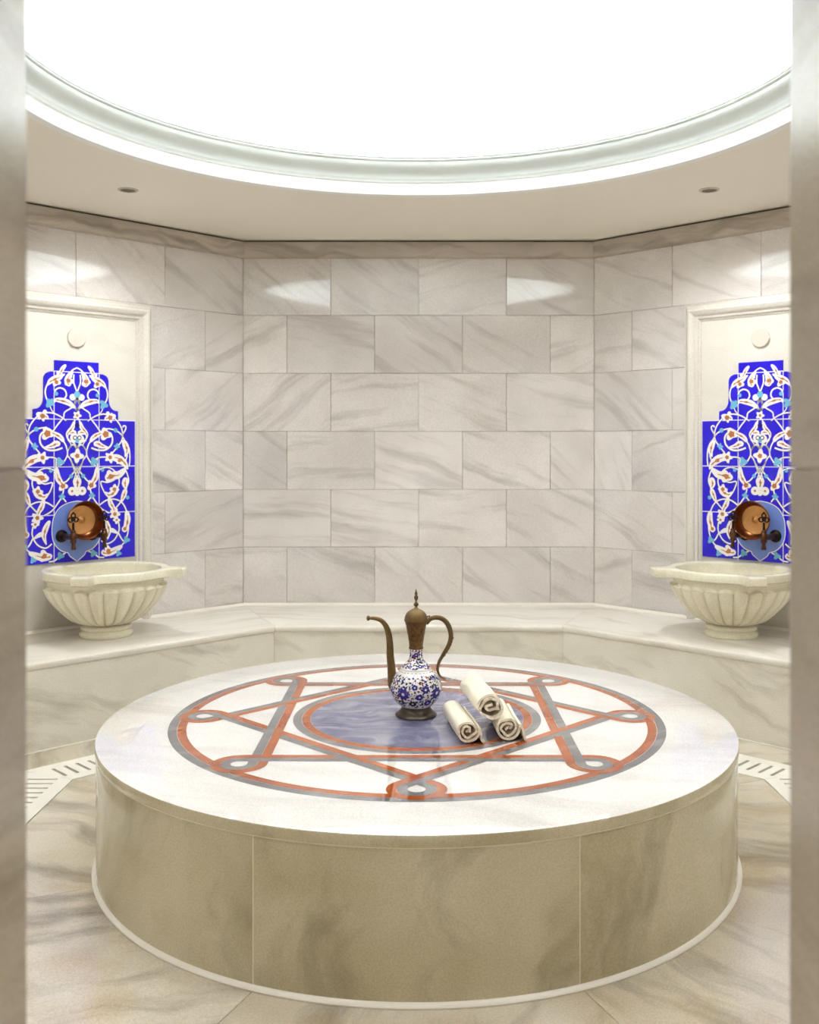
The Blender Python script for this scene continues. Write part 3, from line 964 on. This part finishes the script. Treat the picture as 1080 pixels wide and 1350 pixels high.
for k, (sd, side) in enumerate((('back_left', 'left'), ('back_right', 'right'))):
    loc, a = frame(sd)
    for x, w in ((-.097, 'left'), (.097, 'right')):
        t = tap if (k == 0 and x < 0) else copy_tree(tap)
        t.location = wall_pt(sd, x, .0125, TZ); t.rotation_euler = (0, 0, a)
        tag(t, 'dark bronze tap on the %s tile panel, %s of its copper bowl' % (side, w), 'tap', 'bronze wall taps')
    bo = bowl if k == 0 else copy_tree(bowl)
    zc = TZ + math.sqrt((.116+.019)**2 - .097**2)
    bo.location = wall_pt(sd, 0, .068, zc - .114); bo.rotation_euler = (0, 0, a)
    tag(bo, 'round copper hand bowl propped on the two taps of the %s tile panel' % side, 'bowl', 'copper hand bowls')

# ------------------------------------------------------------------ recessed ceiling lights, with spot lamps added as fill
def make_downlight():
    root = empty('ceiling_downlight')
    mb = MB()
    mb.lathe([(.040, .012), (.040, -.003), (.044, -.006), (.054, -.004), (.056, .001)], 40)
    mb.build('rim', ['fixture'], root)
    mb = MB()
    mb.lathe([(.0405, -.0035), (.036, -.003), (.030, -.001), (.0005, -.001)], 32)
    mb.build('lens', ['fixdark'], root)
    ld = bpy.data.lights.new('downlight_fill_lamp', 'SPOT'); ld.energy = 58; ld.color = (.96, .98, 1.0)  # fill lamp, added although the visible fixtures look unlit
    ld.spot_size = math.radians(150); ld.spot_blend = 1.0; ld.shadow_soft_size = .035
    lo = bpy.data.objects.new('downlight_fill_lamp', ld); COL.objects.link(lo); lo.parent = root; lo.location = (0, 0, -.014)
    return root
dl = make_downlight()
for k, (x, y, w) in enumerate(((-1.60, 5.47, 'back left'), (1.60, 5.47, 'back right'), (-1.60, 2.35, 'front left (added, unseen)'), (1.60, 2.35, 'front right (added, unseen)'))):
    d = dl if k == 0 else copy_tree(dl)  # the front pair is added out of view to brighten the room
    d.location = (x, y, CEIL)
    tag(d, 'small recessed ceiling light in the %s part of the flat ceiling' % w, 'ceiling light', 'recessed ceiling lights')

# ------------------------------------------------------------------ ewer
EX, EY, EZ = -.010, 3.918, PH+.0013
ewer = empty('ewer', (EX, EY, EZ))
tag(ewer, 'tall blue and white porcelain ewer with brass spout, lid and handle on the platform', 'ewer')
SC = 1.0
SZ = .945
def e(prof): return [(r*SC, z*SZ) for r, z in prof]
mb = MB()
mb.lathe(e([(.0005, 0), (.080, 0), (.082, .003), (.080, .008), (.072, .014), (.062, .024), (.057, .034), (.057, .041), (.0005, .041)]), 64)
mb.build('foot', ['pewter'], ewer, sharp=50)
body_prof = smooth(e([(.054, .038), (.072, .052), (.090, .078), (.100, .105), (.1012, .120), (.098, .140), (.088, .163), (.072, .182), (.062, .190), (.060, .194), (.060, .197), (.055, .204), (.045, .214), (.034, .226), (.027, .238), (.0245, .252), (.0245, .268), (.026, .280)]), 4)
mb = MB()
mb.lathe(body_prof, 72, 0)
def on_body(th, z, lift):
    z = z*SZ
    for (a_, b_) in zip(body_prof, body_prof[1:]):
        if a_[1] <= z <= b_[1]:
            t = (z-a_[1])/(b_[1]-a_[1] or 1)
            r = a_[0] + (b_[0]-a_[0])*t; return ((r+lift)*sin(th), -(r+lift)*cos(th), z), r
    r = body_prof[0][0] if z < body_prof[0][1] else body_prof[-1][0]
    return ((r+lift)*sin(th), -(r+lift)*cos(th), z), r
def slope(z):
    p0, p1 = on_body(0, z-.004, 0)[1], on_body(0, z+.004, 0)[1]
    return math.sqrt(1+((p1-p0)/.008)**2)
def decal(th, z, pts, mi, lift=.0007):
    r = max(.02, on_body(th, z, 0)[1]); s = slope(z)
    mb.add([on_body(th + u/r, z + v/s, lift)[0] for u, v in pts], [tuple(range(len(pts)))], mi)
def petal(th, z, ang, d, L, w, mi, lift=.0007):
    pts = []
    for k in range(10):
        t = 2*PI*k/10
        x = d + L*(.5+.5*cos(t)); y = w*sin(t)
        pts.append((x*cos(ang)-y*sin(ang), x*sin(ang)+y*cos(ang)))
    decal(th, z, pts, mi, lift)
def flower(th, z, r, n=8, mi=1):
    rot = rnd.uniform(0, 1)
    for k in range(n):
        petal(th, z, rot+2*PI*k/n, r*.22, r*.8, r*2.4/n, mi)
    decal(th, z, [(r*.17*cos(t), r*.17*sin(t)) for t in [2*PI*i/8 for i in range(8)]], 2, .0009)
big = []
for (th, z, r, n) in [(-.52, .108, .027, 8), (.92, .108, .027, 8), (.38, .128, .017, 7), (.14, .098, .015, 5), (-.05, .138, .012, 5),
                      (-1.25, .10, .02, 7), (1.6, .13, .018, 7), (2.2, .108, .027, 8), (3.1, .115, .025, 8), (-2.0, .112, .027, 8), (2.7, .14, .015, 6), (-1.45, .14, .015, 6),
                      (-.15, .068, .016, 8), (.55, .07, .017, 8), (-.75, .069, .014, 6), (1.2, .069, .015, 8), (1.9, .069, .016, 8), (-1.4, .069, .016, 8), (2.7, .069, .016, 8), (-2.2, .069, .016, 8),
                      (0, .255, .010, 6), (1.2, .255, .010, 6), (-1.2, .255, .010, 6), (2.4, .255, .010, 6), (-2.4, .255, .01, 6),
                      (-.5, .21, .009, 5), (.35, .212, .010, 5), (1.2, .21, .010, 5), (-1.3, .21, .010, 5), (2.1, .21, .01, 5), (-2.2, .21, .01, 5)]:
    flower(th, z, r, n, 3 if z < .08 and r < .0165 else 1); big.append((th, z, r))
for k in range(1600):
    z = rnd.choice([rnd.uniform(.052, .176), rnd.uniform(.052, .176), rnd.uniform(.2, .262)])
    th = rnd.uniform(-PI, PI)
    rr_ = on_body(th, z, 0)[1]
    if any(math.hypot(((th-a+PI) % (2*PI)-PI)*rr_, (z-b)) < r*.92+.0022 for a, b, r in big): continue
    L = rnd.uniform(.006, .0115)
    big.append((th, z, L*.55))
    ang = rnd.uniform(0, 2*PI)
    mi = rnd.choice([1, 1, 1, 3, 3, 3, 3, 4]) if z > .075 else rnd.choice([3, 3, 1])
    petal(th, z, ang, 0, L, L*.38, mi)
    if rnd.random() < .6: petal(th, z, ang+1.1, 0, L*.8, L*.26, mi)
    pts = [(t*.011*cos(ang+2.6), t*.011*sin(ang+2.6)) for t in (0, 1)]
    nx, ny = -sin(ang+2.6)*.0007, cos(ang+2.6)*.0007
    decal(th, z, [(pts[0][0]+nx, pts[0][1]+ny), (pts[0][0]-nx, pts[0][1]-ny), (pts[1][0]-nx, pts[1][1]-ny), (pts[1][0]+nx, pts[1][1]+ny)], 3, .0005)
for k in range(26):      # dashed ring on the shoulder
    th = 2*PI*k/26
    decal(th, .1875, [(-.0055, -.0012), (.0055, -.0012), (.0055, .0012), (-.0055, .0012)], 3)
for k in range(12):      # red and blue band below the collar
    th = 2*PI*k/12
    decal(th, .274, [(-.005, -.005), (.005, -.005), (0, .005)], 4 if k % 2 else 1)
for zz in (.2665, .2805):
    for k in range(24):
        th = 2*PI*k/24
        decal(th, min(zz, .279), [(-.0034, -.0008), (.0034, -.0008), (.0034, .0008), (-.0034, .0008)], 4)
mb.build('body', ['porcelain', 'cobalt', 'glaze', 'darkpaint', 'redpaint'], ewer, sharp=60)
mb = MB()
mb.lathe(e([(.024, .276), (.029, .278), (.029, .283), (.0265, .286), (.029, .308), (.034, .340), (.040, .375), (.0435, .388), (.045, .392), (.0005, .392)]), 48)
mb.build('neck_collar', ['brass_engraved'], ewer, sharp=50)
lid = None
mb = MB()
mb.lathe(e([(.0005, .392), (.046, .392), (.0475, .395), (.046, .400), (.0445, .410), (.040, .422), (.032, .432), (.020, .440), (.009, .444), (.006, .450), (.0005, .450)]), 48)
# hinge
mb.tube([(.047*SC, -.012, .396*SZ), (.047*SC, .012, .396*SZ)], .005, 10)
mb.tube([(.044*SC, 0, .41*SZ), (.053*SC, 0, .414*SZ), (.055*SC, 0, .402*SZ)], .003, 8)
lid = mb.build('lid', ['brass'], ewer, sharp=50)
mb = MB()
mb.lathe(e([(.005, .448), (.004, .452), (.009, .457), (.0105, .462), (.008, .467), (.004, .471), (.0035, .476), (.007, .484), (.0085, .491), (.007, .497), (.004, .501), (.0065, .506), (.004, .513), (.0015, .522), (.0004, .526)]), 20)
mb.build('finial', ['brass'], lid, sharp=60)
def q(x, y): return ((x-342)/1296, 0, (712-y)/1296)
mb = MB()
pts = smooth([q(*p) for p in [(219, 580), (220, 540), (217, 480), (210, 410), (208, 350), (202, 300), (188, 258), (165, 230), (135, 219), (108, 217)]], 5)
n = len(pts)
rad = [(.0135*(1-i/(n-1))**1.0 + .0062) * (min(1, .45+i/6)) for i in range(n)]
mb.tube(pts, rad, 14)
mb.ball(q(98, 217), .0095, n=10, sc=(.8, 1, 1.1))
mb.build('spout', ['brass'], ewer, sharp=60)
mb = MB()
pts = smooth([q(*p) for p in [(395, 245), (415, 222), (440, 214), (470, 218), (497, 238), (515, 275), (520, 315), (507, 360), (482, 402), (460, 440), (452, 478), (460, 505), (474, 520), (492, 530)]], 5)
n = len(pts)
rad = [.0075 + .0025*sin(PI*min(1, i/n*1.6)) if i < n*.62 else max(.0022, .0072*(1-(i/n-.62)*1.7)) for i in range(n)]
mb.tube(pts, rad, 12)
for p in [(517, 300), (519, 318), (513, 336), (508, 353), (499, 370), (488, 388), (478, 405)]:
    x, y, z = q(*p); mb.ball((x+.006, y, z), .0062, n=8)
mb.build('handle', ['brass'], ewer, sharp=60)

# ------------------------------------------------------------------ rolled towels
def towel(front, back, R_, seed, label, turns=2.6, start=0.0, tail=None, hollow=.35):
    rr = random.Random(seed)
    f, bk = Vector(front), Vector(back)
    ax = (bk - f); L = ax.length; ax.normalize()
    up = Vector((0, 0, 1)); side = ax.cross(up).normalized()     # to the right as seen from the front
    up = side.cross(ax).normalized()
    th = .0112*R_/.045
    n = 120
    ph = [rr.uniform(0, 6) for _ in range(4)]
    path = []
    for i in range(n+1):
        t = i/n
        a = start + 2*PI*turns*t
        r = R_*(hollow + (1-hollow-.09)*t)
        wob = 1 + (.10*sin(3*a+ph[0]) + .06*sin(5*a*.9+ph[1]))*(1-t)**.7
        path.append((r*cos(a)*wob, r*sin(a)*wob))
    # inner fold: let the spiral begin with a crumpled S in the hollow
    inner = [(-R_*hollow*.55*cos(start), -R_*hollow*.4), (R_*hollow*.1, R_*hollow*.1), (R_*hollow*.5*cos(start), -R_*hollow*.1)]
    if hollow > .4:
        path = smooth([(R_*.12, R_*.25), (-R_*.35, R_*.05), (-R_*.1, -R_*.2), (R_*.35, -R_*.08), (path[4][0], path[4][1])], 8)[:-1] + path[4:]
    else:
        path = smooth([inner[0], inner[1], inner[2], path[3]], 8)[:-1] + path[3:]
    if tail:
        path += smooth([path[-1]] + tail, 6)[1:]
    m_ = len(path)
    NL = 10
    mb = MB(); vs = []
    for j in range(NL+1):
        s = j/NL
        sc_ = 1 + .035*sin(2*PI*s*1.3+ph[2]) * .6
        c = f + (bk-f)*s
        for i, (x, y) in enumerate(path):
            a_, b_ = path[max(i-1, 0)], path[min(i+1, m_-1)]
            dx, dy = b_[0]-a_[0], b_[1]-a_[1]; l = math.hypot(dx, dy) or 1
            nx, ny = -dy/l, dx/l
            edge = rr.uniform(-.0015, .0015) if j in (0, NL) else 0
            jit = .006*sin(i*.11+ph[3]) if j in (0, NL) else 0
            for w in (th/2*.72, -th/2*.72):
                px = (x+nx*w)*sc_; py = (y+ny*w)*sc_
                vs.append(c + side*px + up*py + ax*(edge+jit))
    row = m_*2
    fs = []
    for j in range(NL):
        for i in range(m_-1):
            a0 = j*row+2*i
            fs.append((a0, a0+2, a0+2+row, a0+row))
            fs.append((a0+1, a0+1+row, a0+3+row, a0+3))
        for i in (0, m_-1):
            a0 = j*row+2*i
            fs.append((a0, a0+row, a0+1+row, a0+1))
    for j in (0, NL):
        for i in range(m_-1):
            a0 = j*row+2*i
            fs.append((a0, a0+1, a0+3, a0+2) if j == 0 else (a0, a0+2, a0+3, a0+1))
    base = Vector((f.x, f.y, PH))
    vs = [v - base for v in vs]
    mb.add(vs, fs)
    o = mb.build('rolled_towel', ['towel'], sharp=50)
    o.location = base
    tag(o, label, 'towel', 'rolled towels')
    return o
zb = PH + .0014
towel((.176, 3.53, zb+.0465), (.132, 3.83, zb+.0465), .0465, 1, 'cream rolled towel at the left of the pile, nearest the ewer', 1.9, .9,
      tail=[(.047, -.014), (.051, -.036), (.061, -.0440)])
towel((.320, 3.56, zb+.0485), (.302, 3.85, zb+.0485), .0485, 2, 'cream rolled towel lying at the right bottom of the pile', 2.0, .3,
      tail=[(.053, -.004), (.058, -.030), (.065, -.0450)])
towel((.258, 3.55, zb+.124), (.212, 3.86, zb+.124), .052, 5, 'cream rolled towel lying on top of the other two', 1.6, -.6, hollow=.55)

# ------------------------------------------------------------------ light, world, camera
w = bpy.data.worlds.new('world'); scene.world = w; w.use_nodes = True
w.node_tree.nodes['Background'].inputs['Color'].default_value = (1.0, .97, .90, 1)
w.node_tree.nodes['Background'].inputs['Strength'].default_value = .9

cam = bpy.data.cameras.new('camera'); co = bpy.data.objects.new('camera', cam); COL.objects.link(co)
co.location = (0, 0, 1.52); co.rotation_euler = (PI/2, 0, 0)
cam.sensor_fit = 'AUTO'; cam.sensor_width = 36
cam.lens = 36*1310/1350
cam.shift_x = -12/1350
cam.shift_y = -83/1350
cam.clip_start = .01
cam.dof.use_dof = True; cam.dof.focus_distance = 3.9; cam.dof.aperture_fstop = 4.5
scene.camera = co
scene.view_settings.view_transform = 'Standard'
scene.view_settings.look = 'None'
scene.view_settings.gamma = 1
scene.view_settings.use_curve_mapping = False
scene.view_settings.exposure = 0.58
scene.cycles.use_denoising = True
scene.cycles.max_bounces = 10
scene.cycles.diffuse_bounces = 6
scene.cycles.caustics_reflective = False
scene.cycles.sample_clamp_indirect = 8
